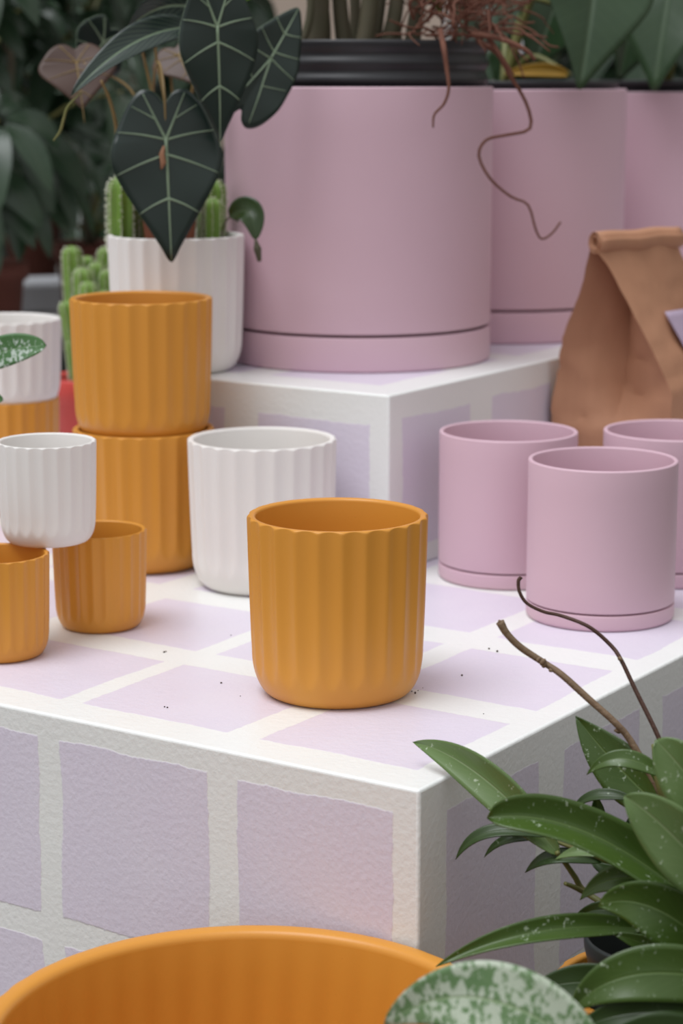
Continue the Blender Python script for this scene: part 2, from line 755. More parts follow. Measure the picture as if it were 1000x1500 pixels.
def box_bm(x0, x1, y0, y1, z0, z1, bev=0., seg=3):
    bm = bmesh.new()
    bmesh.ops.create_cube(bm, size=1)
    for v in bm.verts:
        v.co = ((v.co.x + .5) * (x1 - x0) + x0, (v.co.y + .5) * (y1 - y0) + y0, (v.co.z + .5) * (z1 - z0) + z0)
    if bev:
        bmesh.ops.bevel(bm, geom=bm.edges[:], offset=bev, segments=seg, profile=.5, affect='EDGES')
    return bm


def concrete():
    t = NT('concrete_floor')
    co = t.coord()
    t.color(t.mix(t.noise(3, 6, co), (.085, .075, .066), (.13, .115, .10)))
    t.rough(.8)
    t.bump(t.noise(60, 4, co), .2, .003)
    return t.m


def wall_mat(name, a, b):
    t = NT(name)
    co = t.coord()
    t.color(t.mix(t.noise(2.5, 4, co), a, b))
    t.rough(.85)
    t.bump(t.noise(40, 4, co), .2, .004)
    return t.m


struct(new_obj('floor', box_bm(-6, 6, -3, 9.1, FLOOR - .1, FLOOR), concrete(), smooth=False))
struct(new_obj('wall_back', box_bm(-6, 6, 9, 9.15, FLOOR, 3.2), wall_mat('beige_render', (.62, .50, .41), (.66, .54, .45)), smooth=False))
M['shade_backdrop'] = wall_mat('dark_shade_backdrop', (.012, .016, .012), (.02, .024, .017))  # near-black panels added so the gaps in the foliage read as deep shade
struct(new_obj('shade_backdrop_left', box_bm(-4.2, -.34, 6.2, 6.28, FLOOR, 2.6), M['shade_backdrop'], smooth=False))
struct(new_obj('shade_backdrop_right', box_bm(.95, 4.5, 6.2, 6.28, FLOOR, 2.6), M['shade_backdrop'], smooth=False))

# ------------------------------------------------------------------ plinths
AZ = math.radians(33.3)
vR = Vector((math.sin(AZ), math.cos(AZ), 0))
uL = Vector((-math.cos(AZ), math.sin(AZ), 0))
C0 = Vector((.0528, 1.4164, 0))
Q0 = Vector((.0455, 2.0654, 0))


def plinth(name, origin, LR, LL, h, mats, label, seed):
    """local x runs along the right-hand side, local y along the front; the corner edge is at 0, 0"""
    bm = bmesh.new()
    bmesh.ops.create_cube(bm, size=1)
    for v in bm.verts:
        v.co = ((v.co.x + .5) * LR, (v.co.y + .5) * LL, (v.co.z + .5) * h)
    bmesh.ops.bevel(bm, geom=bm.edges[:], offset=.0025, segments=3, profile=.5, affect='EDGES')
    bm.normal_update()
    for f in bm.faces:
        n = f.normal
        if n.z > .7:
            f.material_index = 0
        elif abs(n.x) > abs(n.y):
            f.material_index = 1
        else:
            f.material_index = 2
        f.smooth = True
    o = new_obj(name, bm, mats, smooth=True)
    for p in o.data.polygons:
        p.use_smooth = p.area < .02
    o.location = origin
    o.rotation_euler = (0, 0, PI / 2 - AZ)
    return tag(o, label, 'plinth')


def iv(s, w, p, n, first=None):
    r = [(s + i * p, s + i * p + w) for i in range(n)]
    if first:
        r[0] = first
    return r


H0 = -FLOOR
lowx = [(.037, .170), (.211, .345), (.388, .53)] + iv(.572, .135, .178, 6)
lowy = [(.024, .158), (.186, .329), (.349, .486)] + iv(.525, .14, .175, 4)
fy = [(.021, .153), (.180, .319), (.341, .48)] + iv(.51, .14, .17, 4)
fz = [(H0 - .162, H0 - .019), (H0 - .335, H0 - .185)]
rz = [(H0 - .2, H0 - .026), (H0 - .34, H0 - .225)]
low = plinth('display_plinth', C0 + Vector((0, 0, FLOOR)), 1.75, 1.3, H0,
             [paint('painted_top', 'X', 'Y', lowx, lowy, 0, 0), paint('painted_front', 'Y', 'Z', fy, fz, .9, 3.1), paint('painted_side', 'X', 'Z', lowx, rz, .25, 6.3)],
             'large low white plinth painted with lilac blocks, carrying the pots', 0)
HU = .1765
ux = [(.024, .157), (.199, .33)] + iv(.372, .13, .174, 4)
uy = [(.022, .153), (.194, .325)] + iv(.365, .13, .17, 1)
utx = [(.052, .185), (.225, .29)] + iv(.33, .13, .174, 4)
uty = [(.043, .175), (.215, .35)]
up = plinth('display_plinth', Q0, 1.12, .358, HU,
            [paint('painted_top_upper', 'X', 'Y', utx, uty, 0, 9.4), paint('painted_front_upper', 'Y', 'Z', uy, [(.02, .1475)], .2, 12.2), paint('painted_side_upper', 'X', 'Z', ux, [(.02, .150)], .2, 15.7)],
            'smaller lilac and white plinth standing on the low one, under the big pink planters', 0)

# ------------------------------------------------------------------ ochre and cream fluted pots
def place(o, x, y, z, rot=0.):
    o.location = (x, y, z)
    o.rotation_euler = (0, 0, rot)
    return o


front = tag(place(new_obj('plant_pot', fluted_bm(.0707, .142), M['orange']), -.003, 1.662, 0, .05),
            'ochre fluted pot standing alone at the front centre of the plinth, in sharp focus', 'plant pot', 'fluted ochre pots')


def copy_pot(src, x, y, z, rot, label, group, scale=None):
    o = src.copy()
    COL.objects.link(o)
    place(o, x, y, z, rot)
    o['label'] = label
    o['group'] = group
    if scale:
        o.scale = scale
    return o


sl = copy_pot(front, -.1945, 2.121, 0, .3, 'bottom ochre fluted pot of the tall stack of two, left of the cream pot', 'fluted ochre pots', (.985, .985, .965))
su = copy_pot(front, -.1945, 2.121, .1275, .7, 'ochre fluted pot on top of the tall stack of two, below the cactus pot', 'fluted ochre pots', (.985, .985, .965))
wm = tag(place(new_obj('plant_pot', fluted_bm(.0707, .141, depth=.0022), M['white']), -.075, 2.031, 0, .2),
         'cream fluted pot standing just behind and left of the sharp ochre pot', 'plant pot', 'fluted cream pots')
small = tag(place(new_obj('plant_pot', fluted_bm(.0415, .0866, n=22, depth=.0017, wall=.0042), M['orange']), -.212, 1.871, 0, .1),
            'small ochre fluted pot under the right side of the small cream pot', 'plant pot', 'small fluted ochre pots')
copy_pot(small, -.285, 1.773, 0, .5, 'small ochre fluted pot at the left frame edge, nearest of the small pots', 'small fluted ochre pots', (1.02, 1.02, 1.0))
ws = tag(place(new_obj('plant_pot', fluted_bm(.0424, .0866, n=22, depth=.0015, wall=.0042), M['white']), -.2495, 1.822, .0868, .2),
         'small cream fluted pot balanced across two small ochre pots', 'plant pot', 'fluted cream pots')
bl = tag(place(new_obj('plant_pot', fluted_bm(.061, .126, n=24, depth=.002), M['orange']), -.374, 2.4, 0, .2),
         'ochre fluted pot far left, underneath the cream pot behind the spotted leaf', 'plant pot', 'fluted ochre pots')
bw = tag(place(new_obj('plant_pot', fluted_bm(.0635, .094, n=24, depth=.002, rb=.76, corner=.3), M['white']), -.372, 2.4, .1195, .1),
         'cream fluted pot far left, stacked on an ochre pot behind the spotted leaf', 'plant pot', 'fluted cream pots')
bigw = tag(place(new_obj('plant_pot', fluted_bm(.0706, .139, depth=.0021), M['white']), *(at(258, 350, 2.258).xy), HU, .1),
           'cream fluted pot holding cacti, on the upper plinth left of the big pink planter', 'plant pot', 'fluted cream pots')
so = new_obj('soil', disc_bm(.062, .118, 3), M['soil'], bigw)
BWX, BWY = bigw.location.x, bigw.location.y

bowl = tag(place(new_obj('plant_pot', fluted_bm(.1716, -.110 - FLOOR, n=40, depth=.0042, wall=.0165, rb=.66, corner=.3, inner=.0007), M['orange']), -.060, 1.2825, FLOOR, .06),
           'large wide ochre fluted planter in the bottom foreground, seen from above', 'plant pot', 'fluted ochre pots')
hp = tag(place(new_obj('plant_pot', fluted_bm(.07, -.132 - FLOOR), M['orange']), .2147, 1.401, FLOOR, .2), 'ochre fluted pot mostly hidden under the glossy leaves in the lower right corner', 'plant pot', 'fluted ochre pots')

# ------------------------------------------------------------------ pink pots with saucers
SG = 'pink saucers'
PG = 'small smooth pink pots'


def pink(R, h, sh, x, y, z, wall, label, slabel, group, src=None):
    if src:
        s = src[0].copy(); COL.objects.link(s)
        p = src[1].copy(); COL.objects.link(p)
    else:
        s = new_obj('saucer', saucer_bm(R, sh), M['pink'])
        p = new_obj('plant_pot', cyl_pot_bm(R, h - sh + .003, wall, lip=min(.002, wall * .4), foot=.0030 if R < .1 else .0065, floor=.008), M['pink'])
    place(s, x, y, z)
    place(p, x, y, z + sh - .003)
    tag(s, slabel, 'saucer', SG)
    tag(p, label, 'plant pot', group)
    return s, p


pk = pink(.0662, .1425, .0145, .232, 1.909, 0, .0042, 'smooth pink pot nearest the front of the three small pink pots', 'pink saucer under the nearest of the three small pink pots', PG)
pink(0, 0, .0145, .160, 2.066, 0, 0, 'smooth pink pot left of the three small pink pots, beside the upper plinth', 'pink saucer under the left small pink pot', PG, pk)
pink(0, 0, .0145, .318, 2.071, 0, 0, 'smooth pink pot cut by the right frame edge, in front of the paper bag', 'pink saucer under the small pink pot at the right frame edge', PG, pk)
BP = Vector((.0182, 2.360, HU))
big = pink(.1425, .288, .0362, BP.x, BP.y, BP.z, .006, 'big smooth pink planter beside the cactus pot, holding the black nursery pot with roots', 'wide pink saucer under the big front planter', 'big smooth pink planters')
P2 = Vector((.1905, 2.604, HU))
o2 = pink(0, 0, .0362, P2.x, P2.y, P2.z, 0, 'big smooth pink planter in the middle of the row, behind the dangling root', 'wide pink saucer under the middle big planter', 'big smooth pink planters', big)
P3 = Vector((.418, 2.862, HU))
o3 = pink(0, 0, .0362, P3.x, P3.y, P3.z, 0, 'big smooth pink planter rearmost at the right frame edge, above the paper bag', 'wide pink saucer under the rearmost big planter', 'big smooth pink planters', big)

# ------------------------------------------------------------------ kraft paper bag
bag = thing('paper_bag', (.29, 2.30, 0), 'brown kraft paper bag with rolled top and lilac label, behind the small pink pots', 'paper bag')


def bag_taper(q):
    k = max(0, (q - .50) / .50)
    return k ** 1.12


def kraft_bag():
    g = .130            # gusset depth, runs along -uL
    w = .165            # broad side, runs along vR
    c1 = Vector((.2345, 2.323, 0))
    gd = -uL
    hgt = .300
    rows = 46
    topA = at(868, 372, 2.262)
    topdir = Vector((math.sin(math.radians(48)), math.cos(math.radians(48)), 0))
    tw = .13
    bm = bmesh.new()
    M_G, M_W = 16, 18
    rings = []
    for j in range(rows + 1):
        q = j / rows
        z = hgt * q
        ks = bag_taper(q)
        # corners at this height
        A, B, Cc, Dd = c1, c1 + gd * g, c1 + gd * g + vR * w, c1 + vR * w      # A-B is the gusset towards the camera
        tA = Vector((topA.x, topA.y, 0)) + Vector((-.001, .004, 0))
        tB = tA + Vector((.005, -.008, 0))
        tC = tB + topdir * tw
        tD = tA + topdir * tw
        bulge = .006 * math.sin(PI * min(1, q / .75))
        A2, B2, C2, D2 = (lerp(a, b, ks) for a, b in ((A, tA), (B, tB), (Cc, tC), (Dd, tD)))
        A2 = A2 - gd * (.009 * math.sin(PI * min(1, max(0, q - .1) / .8)))
        ring = []
        inx = (vR * .72 + gd * .0)

        def seg(a, b, n, gus, sgn):
            out = []
            for i in range(n):
                u = i / n
                p = lerp(a, b, u)
                if gus:
                    tent = 1 - abs(u * 2 - 1)
                    crease = max(0, 1 - abs(u - .5) * 2)
                    k2 = max(0, (q - .36) / .64)
                    inn = .085 * k2 ** .85 * crease * (1 - .25 * k2) + .005 * min(1, q * 4) * max(0, 1 - abs(u - .5) * 6) - bulge * .8 * math.sin(PI * u) * (1 - k2)
                    # the diamond dent where the fold runs out
                    inn += .010 * max(0, 1 - abs(q - .47) * 9) * max(0, 1 - abs(u - .62) * 5) - .008 * max(0, 1 - abs(q - .52) * 8) * max(0, 1 - abs(u - .25) * 4)
                    p = p + lerp(vR, topdir, min(1, ks)) * (inn * (1 if sgn > 0 else -.3))
                else:
                    p = p + gd * (sgn * bulge * math.sin(PI * u) * 1.2)
                out.append(p)
            return out
        ring += seg(A2, B2, M_G, True, 1)
        ring += seg(B2, C2, M_W, False, 1)
        ring += seg(C2, D2, M_G, True, -1)
        ring += seg(D2, A2, M_W, False, -1)
        vs = []
        for p in ring:
            p = Vector((p.x, p.y, z))
            nz = noise.noise(p * 22) * .0045 + noise.noise(p * 55 + Vector((3, 1, 7))) * .002
            # crumple ridges: folded noise gives straight-ish creases
            cr = abs(noise.noise(Vector((p.x * 16, p.y * 16, p.z * 26)) + Vector((9, 4, 2))))
            nz -= .0065 * max(0, .25 - cr) * 4 * (1 if .1 < q < .97 else .2) * .5
            nz *= min(1, q * 6)
            d = (p - Vector((.345, 2.35, z)))
            d.z = 0
            p = p + d.normalized() * nz
            if abs(z - .118) < .004:
                p = p - d.normalized() * .0012
            vs.append(bm.verts.new(p))
        rings.append(vs)
    n = len(rings[0])
    for A, B in zip(rings, rings[1:]):
        for k in range(n):
            bm.faces.new((A[k], A[(k + 1) % n], B[(k + 1) % n], B[k]))
    bm.faces.new(rings[0][::-1])
    bm.faces.new(rings[-1])
    shift(bm, bag.location)
    o = new_obj('body', bm, M['kraft'], bag)
    sharp_by_angle(o, 32)
    # rolled top: a flattened spiral of paper
    rb = bmesh.new()
    a = Vector((topA.x, topA.y, .306)) + Vector((.0015, -.001, .0015))
    end = a + topdir * (tw + .004) + Vector((0, 0, .0))
    ax = (end - a).normalized()
    sx = Vector((ax.y, -ax.x, 0))
    cols = []
    turns = 2.3
    steps = 56
    for e in range(15):
        c = lerp(a, end, e / 14)
        c = c + sx * (.0012 * math.sin(e * 1.1)) + Vector((0, 0, .0007 * math.sin(e * .8)))
        col_ = []
        for k in range(steps + 1):
            th = -PI * .5 + 2 * PI * turns * k / steps
            r = .004 + .0075 * k / steps
            col_.append(rb.verts.new(c + sx * (r * .85 * math.cos(th)) + Vector((0, 0, r * 1.12 * math.sin(th)))))
        cols.append(col_)
    for A, B in zip(cols, cols[1:]):
        for k in range(steps):
            rb.faces.new((A[k], A[k + 1], B[k + 1], B[k]))
    shift(rb, bag.location)
    r = new_obj('rolled_top', rb, M['kraft'], bag)
    thick(r, .0008)
    # lilac label on the broad side
    return o, c1, gd, g, w, topA, topdir, tw, hgt


body, c1, gd, g_, w_, topA, topdir, tw, hgt = kraft_bag()


def bag_label():
    # follow the broad face B-C: sample the same taper
    bm = bmesh.new()
    rows = []
    for j in range(13):
        z = lerp(.150, .232, j / 12)
        q = z / hgt
        ks = bag_taper(q)
        B, Cc = c1 + gd * g_, c1 + gd * g_ + vR * w_
        tB = Vector((topA.x, topA.y, 0)) + Vector((.004, -.004, 0))
        tC = tB + topdir * tw
        B2, C2 = lerp(B, tB, ks), lerp(Cc, tC, ks)
        bulge = .006 * math.sin(PI * min(1, q / .75))
        row = []
        for i in range(9):
            u = lerp(.36, .92, i / 8)
            p = lerp(B2, C2, u) + gd * (bulge * math.sin(PI * u) * 1.2 + .0042)
            row.append(bm.verts.new(Vector((p.x, p.y, z)) - Vector(bag.location)))
        rows.append(row)
    for A, B in zip(rows, rows[1:]):
        for i in range(8):
            bm.faces.new((A[i], A[i + 1], B[i + 1], B[i]))
    o = thick(new_obj('label', bm, M['label_lilac'], bag), .0005)
    o['label'] = 'lilac paper label'


bag_label()

# ------------------------------------------------------------------ nursery pots inside the pink planters
for k_, q_ in ((o2, .984), (o3, .966)):
    k_[1].scale = (1, 1, q_)
np1 = tag(place(new_obj('nursery_pot', nursery_bm(.1325, .118, .300, .004, 5), M['black']), BP.x + .006, BP.y, HU + .0345),
          'black ridged plastic nursery pot standing in the big front pink planter', 'nursery pot', 'black nursery pots')
new_obj('soil', disc_bm(.122, .285, 5), M['soil'], np1)
np2 = np1.copy(); COL.objects.link(np2)
np2.location = (P2.x, P2.y, HU + .012)
np2['label'] = 'black plastic nursery pot in the middle pink planter, its rim just showing'
np3 = np1.copy(); COL.objects.link(np3)
np3.location = (P3.x, P3.y, HU + .010)
np3['label'] = 'black plastic nursery pot in the rearmost pink planter, its rim just showing'
for k in (np2, np3):
    k.location.z = HU + .0345
    k.scale = (1, 1, .862)
    s_ = np1.children[0].copy(); COL.objects.link(s_); s_.parent = k

# ------------------------------------------------------------------ plant with cane stems and root clump
pc = thing('potted_cane_plant', (np1.location.x, np1.location.y, HU + .0345 + .286), 'tall plant with bare stems and brown hanging roots in the big front planter', 'plant')


def add_tube(name, parent, pts, radii, mat, n=8, per=5, label=None):
    sp = spline(pts, per)
    m = len(sp)
    if isinstance(radii, (int, float)):
        rr = [radii] * m
    else:
        rr = []
        for i in range(m):
            q = i / (m - 1) * (len(radii) - 1)
            a = int(min(q, len(radii) - 2))
            rr.append(lerp(radii[a], radii[a + 1], q - a))
    bm = bmesh.new()
    tube(bm, sp, rr, n)
    shift(bm, parent.location)
    o = new_obj(name, bm, mat, parent)
    if label:
        o['label'] = label
    return o


for (xb, xm, xt, D, r) in ((432, 455, 440, 2.30, .004), (462, 468, 466, 2.33, .0105), (476, 474, 452, 2.38, .006), (508, 498, 492, 2.34, .008), (530, 541, 548, 2.31, .009), (545, 556, 572, 2.36, .006), (560, 580, 590, 2.33, .008), (583, 580, 600, 2.39, .006), (600, 612, 640, 2.36, .008), (520, 520, 516, 2.40, .006)):
    b, m_, t_ = at(xb, 74, D), at(xm, 10, D), at(xt, -130, D)
    b.z = HU + .0345 + .28
    add_tube('stem', pc, [b, m_, t_], [r * 1.15, r, r * .9], M['cane'], 10)
rnd = random.Random(11)
# tangled root clump spilling over the right of the rim
for i in range(96):
    x0 = rnd.gauss(668, 34)
    x0 = min(735, max(580, x0))
    D0 = rnd.uniform(2.24, 2.36)
    p0 = at(x0, rnd.uniform(-10, 66), D0)
    pts = [p0]
    d = Vector((rnd.uniform(-.5, 1), rnd.uniform(-1, .2), rnd.uniform(-.1, .8))).normalized()
    for k in range(5):
        d = (d + Vector((rnd.uniform(-.7, .8), rnd.uniform(-.7, .5), rnd.uniform(-.75, .55)))).normalized()
        q = pts[-1] + d * rnd.uniform(.008, .02)
        if q.z < HU + .338 and math.hypot(q.x - BP.x, q.y - BP.y) < .152:
            q.z = HU + .338 + rnd.random() * .006
        pts.append(q)
    r = rnd.uniform(.0007, .0015)
    add_tube('root', pc, pts, [r * 1.2, r, r * .6], M['root'], 6, 4)
add_tube('root', pc, [at(645, 45, 2.22), at(650, 72, 2.195), at(654, 100, 2.19), at(657, 130, 2.185), at(650, 152, 2.185), at(636, 168, 2.185), at(634, 187, 2.185)], [.0034, .0026, .0017, .0014, .001], M['root'], 8, 6)
add_tube('root', pc, [at(700, 60, 2.26), at(728, 78, 2.24), at(745, 108, 2.25), at(770, 150, 2.26), at(776, 188, 2.26), at(740, 198, 2.25), at(712, 205, 2.24), at(701, 228, 2.24), at(718, 262, 2.24), at(748, 288, 2.25), at(773, 300, 2.25), at(784, 335, 2.25), at(793, 350, 2.25), at(808, 342, 2.25), at(821, 325, 2.25)], [.0028, .0018, .0016, .0014, .0012, .0011], M['root'], 8, 3)
add_tube('root', pc, [at(690, 50, 2.24), at(730, 56, 2.23), at(768, 72, 2.22), at(784, 88, 2.22)], [.003, .0026, .0016], M['root'], 8, 6)
add_tube('root', pc, [at(715, 55, 2.24), at(735, 84, 2.23), at(752, 110, 2.23)], [.0028, .002, .001], M['root'], 8, 6)
add_leaf(pc, M['bright'], (470, -110, 2.32), (420, -60, 2.3), (330, 14, 2.3), 52, seed=4)
add_leaf(pc, M['bright'], (560, -90, 2.34), (630, -40, 2.4), (646, 22, 2.45), 40, seed=5)
add_leaf(pc, M['bright'], (520, -120, 2.34), (480, -80, 2.3), (410, -25, 2.3), 60, seed=6)
add_leaf(pc, M['monstera'], (560, -120, 2.34), (660, -90, 2.3), (720, -30, 2.3), 60, seed=7)

# ------------------------------------------------------------------ large-leaved plants in the two rear planters
mp = thing('large_leaf_plant', (P2.x, P2.y, HU + .29), 'dark large-leaved plant growing in the middle pink planter', 'plant', 'large-leaved plants')
mq = thing('large_leaf_plant', (P3.x, P3.y, HU + .29), 'dark large-leaved plant growing in the rearmost pink planter at the right', 'plant', 'large-leaved plants')
shield_leaf(mp, M['monstera'], at(872, -45, 2.48), at(848, 132, 2.42), HEART, roll=.35, bend=.12, fold=.25, veins=False, seed=1)
shield_leaf(mp, M['monstera'], at(812, 5, 2.62), at(775, 112, 2.60), HEART, roll=.2, bend=.1, fold=.2, veins=False, seed=2)
shield_leaf(mp, M['monstera'], at(738, 80, 2.7), at(728, 126, 2.7), HEART, roll=-.3, bend=.1, fold=.2, veins=False, seed=3)
shield_leaf(mp, M['bright'], at(850, -25, 2.75), at(775, 42, 2.72), HEART, roll=.7, bend=.1, fold=.2, veins=False, seed=4)
add_leaf(mp, M['yellow'], (835, 110, 2.56), (800, 96, 2.56), (738, 108, 2.58), 20, seed=2, prof='oval')
shield_leaf(mq, M['monstera'], at(985, -40, 2.74), at(958, 135, 2.68), HEART, roll=-.25, bend=.12, fold=.25, veins=False, seed=5)
shield_leaf(mq, M['monstera'], at(925, 0, 2.86), at(905, 120, 2.80), HEART, roll=.6, bend=.12, fold=.3, veins=False, seed=6)
shield_leaf(mq, M['monstera'], at(1060, -10, 2.8), at(1030, 120, 2.74), HEART, roll=.1, bend=.12, fold=.25, veins=False, seed=7)
for pl, P, js in ((mp, P2, ((872, -45, 2.48), (812, 5, 2.62), (738, 80, 2.7), (850, -25, 2.75), (835, 110, 2.56))), (mq, P3, ((985, -40, 2.74), (925, 0, 2.86), (1060, -10, 2.8)))):
    for j in js:
        J = at(*j)
        add_tube('leaf_stalk', pl, [Vector((P.x, P.y, HU + .285)), Vector((lerp(P.x, J.x, .4), lerp(P.y, J.y, .3), lerp(HU + .3, J.z + .03, .7))), J], [.005, .004, .003], M['stem_green'], 8)

# ------------------------------------------------------------------ cacti and alocasia in the cream pot
def cactus_column(parent, x, y, D, top, r, ribs=8, lean=0., seed=0):
    """x, y of the foot, top = photo y of the tip, r in pixels"""
    a, b = at(x, y, D), at(x + lean, top, D)
    a = Vector(a)
    R = r * mpp(b)
    rnd = random.Random(seed)
    L = (b - a).length
    ax = (b - a).normalized()
    prof = [(R * .80, 0), (R * .92, L * .2), (R, L * .45), (R * 1.0, L * .7)]
    for k in range(9):
        an = PI / 2 * k / 8
        zc = L - R * 1.05
        prof.append((max(R * .98 * math.cos(an), 0), zc + R * 1.05 * math.sin(an)))
    prof[-1] = (0, L)
    bm = bmesh.new()
    lathe(bm, prof, ribs * 6, lambda r_, z, th, i: r_ * (1 + .12 * math.cos(th * ribs)))
    q = Vector((0, 0, 1)).rotation_difference(ax).to_matrix().to_4x4()
    bmesh.ops.transform(bm, matrix=Matrix.Translation(a - Vector(parent.location)) @ q, verts=bm.verts[:])
    o = new_obj('stem', bm, M['cactus'], parent)
    sb = bmesh.new()
    for k in range(ribs):
        th = 2 * PI * k / ribs
        z = R * .5
        while z < L + .0001:
            rr = R * 1.10
            zc = L - R
            if z > zc:
                rr = R * math.sqrt(max(0, 1 - ((z - zc) / R) ** 2)) * 1.04
            p = Vector((rr * math.cos(th), rr * math.sin(th), z))
            for s in range(3):
                d = Vector((math.cos(th) + rnd.uniform(-.6, .6), math.sin(th) + rnd.uniform(-.6, .6), rnd.uniform(-.5, .8))).normalized()
                tube(sb, [p, p + d * R * .28], [R * .05, R * .02], 3, False)
            z += R * .26
    bmesh.ops.transform(sb, matrix=Matrix.Translation(a - Vector(parent.location)) @ q, verts=sb.verts[:])
    s = new_obj('spines', sb, M['spine'], o)
    s['kind'] = 'stuff'
    return o


ca = thing('cactus', at(180, 352, 2.26), 'green column cactus at the left inside the cream pot on the upper plinth', 'cactus', 'cacti in the cream pot')
ca.location.z = HU + .118
cactus_column(ca, 180, 378, 2.265, 257, 20, seed=1)
cactus_column(ca, 203, 378, 2.29, 296, 9, 7, seed=2)
cb = thing('cactus', at(312, 352, 2.26), 'cluster of green cactus stems at the right inside the cream pot', 'cactus', 'cacti in the cream pot')
cb.location.z = HU + .118
cactus_column(cb, 311, 378, 2.295, 262, 18, seed=3)
cactus_column(cb, 312, 378, 2.255, 290, 13, seed=4)
cactus_column(cb, 298, 378, 2.300, 282, 10, 7, seed=5)
sg = thing('vine_sprig', at(320, 352, 2.262), 'small dark sprig with one curled leaf, leaning over the cream cactus pot rim', 'plant')
sg.location.z = HU + .118
add_tube('stem', sg, [at(322, 372, 2.262), at(326, 338, 2.245), at(332, 322, 2.225), at(340, 318, 2.21)], [.0011, .0009], M['cane'], 6)
add_leaf(sg, M['hoya_dark'], (336, 316, 2.21), (372, 288, 2.19), (374, 352, 2.175), 42, prof='oval', seed=3, roll=.2)
add_tube('leaf_tip', sg, [at(374, 350, 2.175), at(377, 365, 2.172), at(380, 383, 2.172)], [.001, .004, .002], M['cane'], 8)

tpot = thing('terracotta_pot', (BWX - .006, BWY - .008, HU + .120), 'small terracotta pot wedged inside the cream pot, behind the dark arrow-shaped leaf', 'plant pot')
tb = bmesh.new()
lathe(tb, [(0, 0), (.0225, 0), (.0245, .004), (.0285, .046), (.031, .047), (.032, .062), (.030, .063), (.0275, .060), (.026, .05), (.021, .006), (0, .006)], 64)
new_obj('body', tb, M['terracotta'], tpot)
new_obj('soil', disc_bm(.0265, .052, 8, .002), M['soil'], tpot)

al = thing('alocasia_plant', (tpot.location.x, tpot.location.y, HU + .172), 'alocasia with dark arrow-shaped leaves and pale veins, above the cream cactus pot', 'plant')
J1, J2, J3 = at(243, 205, 2.125), at(318, 40, 2.10), at(198, 52, 2.13)
L1 = shield_leaf(al, M['aloc'], J1, at(251, 384, 2.112), [(x * (1.0), y * 1.0) for x, y in HEART], roll=.06, bend=.10, fold=.05, seed=1, vr=.0013)
shield_leaf(al, M['aloc'], J2, at(322, 217, 2.11), [(x * .74, y * .95) for x, y in HEART], roll=.25, bend=.12, fold=.10, seed=2)
BIG4 = [(.02, -.98), (.10, -1.12), (.24, -1.16), (.40, -.98), (.51, -.6), (.52, -.2), (.44, .2), (.31, .5), (.16, .8), (0, 1)]
shield_leaf(al, M['aloc'], at(396, 86, 2.18), at(437, 12, 2.21), BIG4, roll=-.35, bend=.05, fold=.14, seed=4, vr=.001, vnum=3)
add_leaf(al, M['aloc_rib'], (285, 40, 2.14), (195, 38, 2.10), (104, 140, 2.05), 50, prof='broad', fold=.35, roll=-.5, seed=2)
add_leaf(al, M['aloc_rib'], (325, 30, 2.15), (250, -20, 2.15), (188, 42, 2.16), 62, prof='broad', fold=.2, roll=.2, seed=3)
for jx, jy, tx, ty, sc_ in ((112, 92, 124, 182, 1.25), (262, 82, 288, 136, 1.3)):
    lf = shield_leaf(al, M['aloc_under'], at(jx, jy, 2.30), at(tx, ty, 2.27), [(x * sc_, y * .75) for x, y in HEART], roll=.1, bend=.1, fold=.1, seed=5, vr=.0008, vein_mat=M['petiole'])
    lf['label'] = 'brownish underside of a leaf'
shield_leaf(al, M['aloc'], at(150, 62, 2.36), at(95, 140, 2.34), [(x * 1.2, y * .8) for x, y in HEART], roll=.7, bend=.2, fold=.1, seed=9)
base = Vector(al.location)
for J, mid in ((J1, at(236, 92, 2.22)), (J1 + Vector((0, .01, .004)), None), (J2, at(300, 20, 2.2)), (J3, at(207, 70, 2.22)), (at(396, 86, 2.18), at(330, 90, 2.2)), (at(122, 92, 2.30), at(190, 130, 2.30)), (at(258, 78, 2.30), at(250, 100, 2.30)), (at(262, 12, 2.18), at(228, 60, 2.25))):
    if mid is None:
        continue
    b0 = base + Vector((rnd.uniform(-.012, .012), rnd.uniform(-.01, .01), 0))
    if J is J1:
        pts = [b0, at(226, 175, 2.24), at(226, 110, 2.215), at(233, 92, 2.18), at(240, 130, 2.137), J + Vector((0, .0015, 0))]
    else:
        pts = [b0, lerp(b0, mid, .6) + Vector((0, .006, 0)), mid, J]
    add_tube('leaf_stalk', al, pts, [.0018, .0015, .0011], M['petiole'], 8, 6)
add_tube('leaf_stalk', al, [at(148, 118, 2.16), at(160, 145, 2.165), at(170, 185, 2.17), at(172, 230, 2.18), at(180, 252, 2.2), base + Vector((-.01, 0, 0))], [.0012, .0020, .0017], M['petiole'], 8, 6)
add_tube('tendril', al, [at(120, 135, 2.06), at(100, 155, 2.06), at(93, 175, 2.06), at(88, 192, 2.06), at(78, 206, 2.06)], [.0006, .0013, .0014, .0007], M['stem_green'], 8, 6)
# bruise at the heart of the big leaf
sc = bmesh.new()
tube(sc, [p - base for p in (at(240, 214, 2.121), at(237, 226, 2.119), at(239, 238, 2.117), at(236, 248, 2.117))], [.0011, .0028, .0030, .0009], 8)
new_obj('scar', sc, M['scar'], al)['label'] = 'brown dry scar'

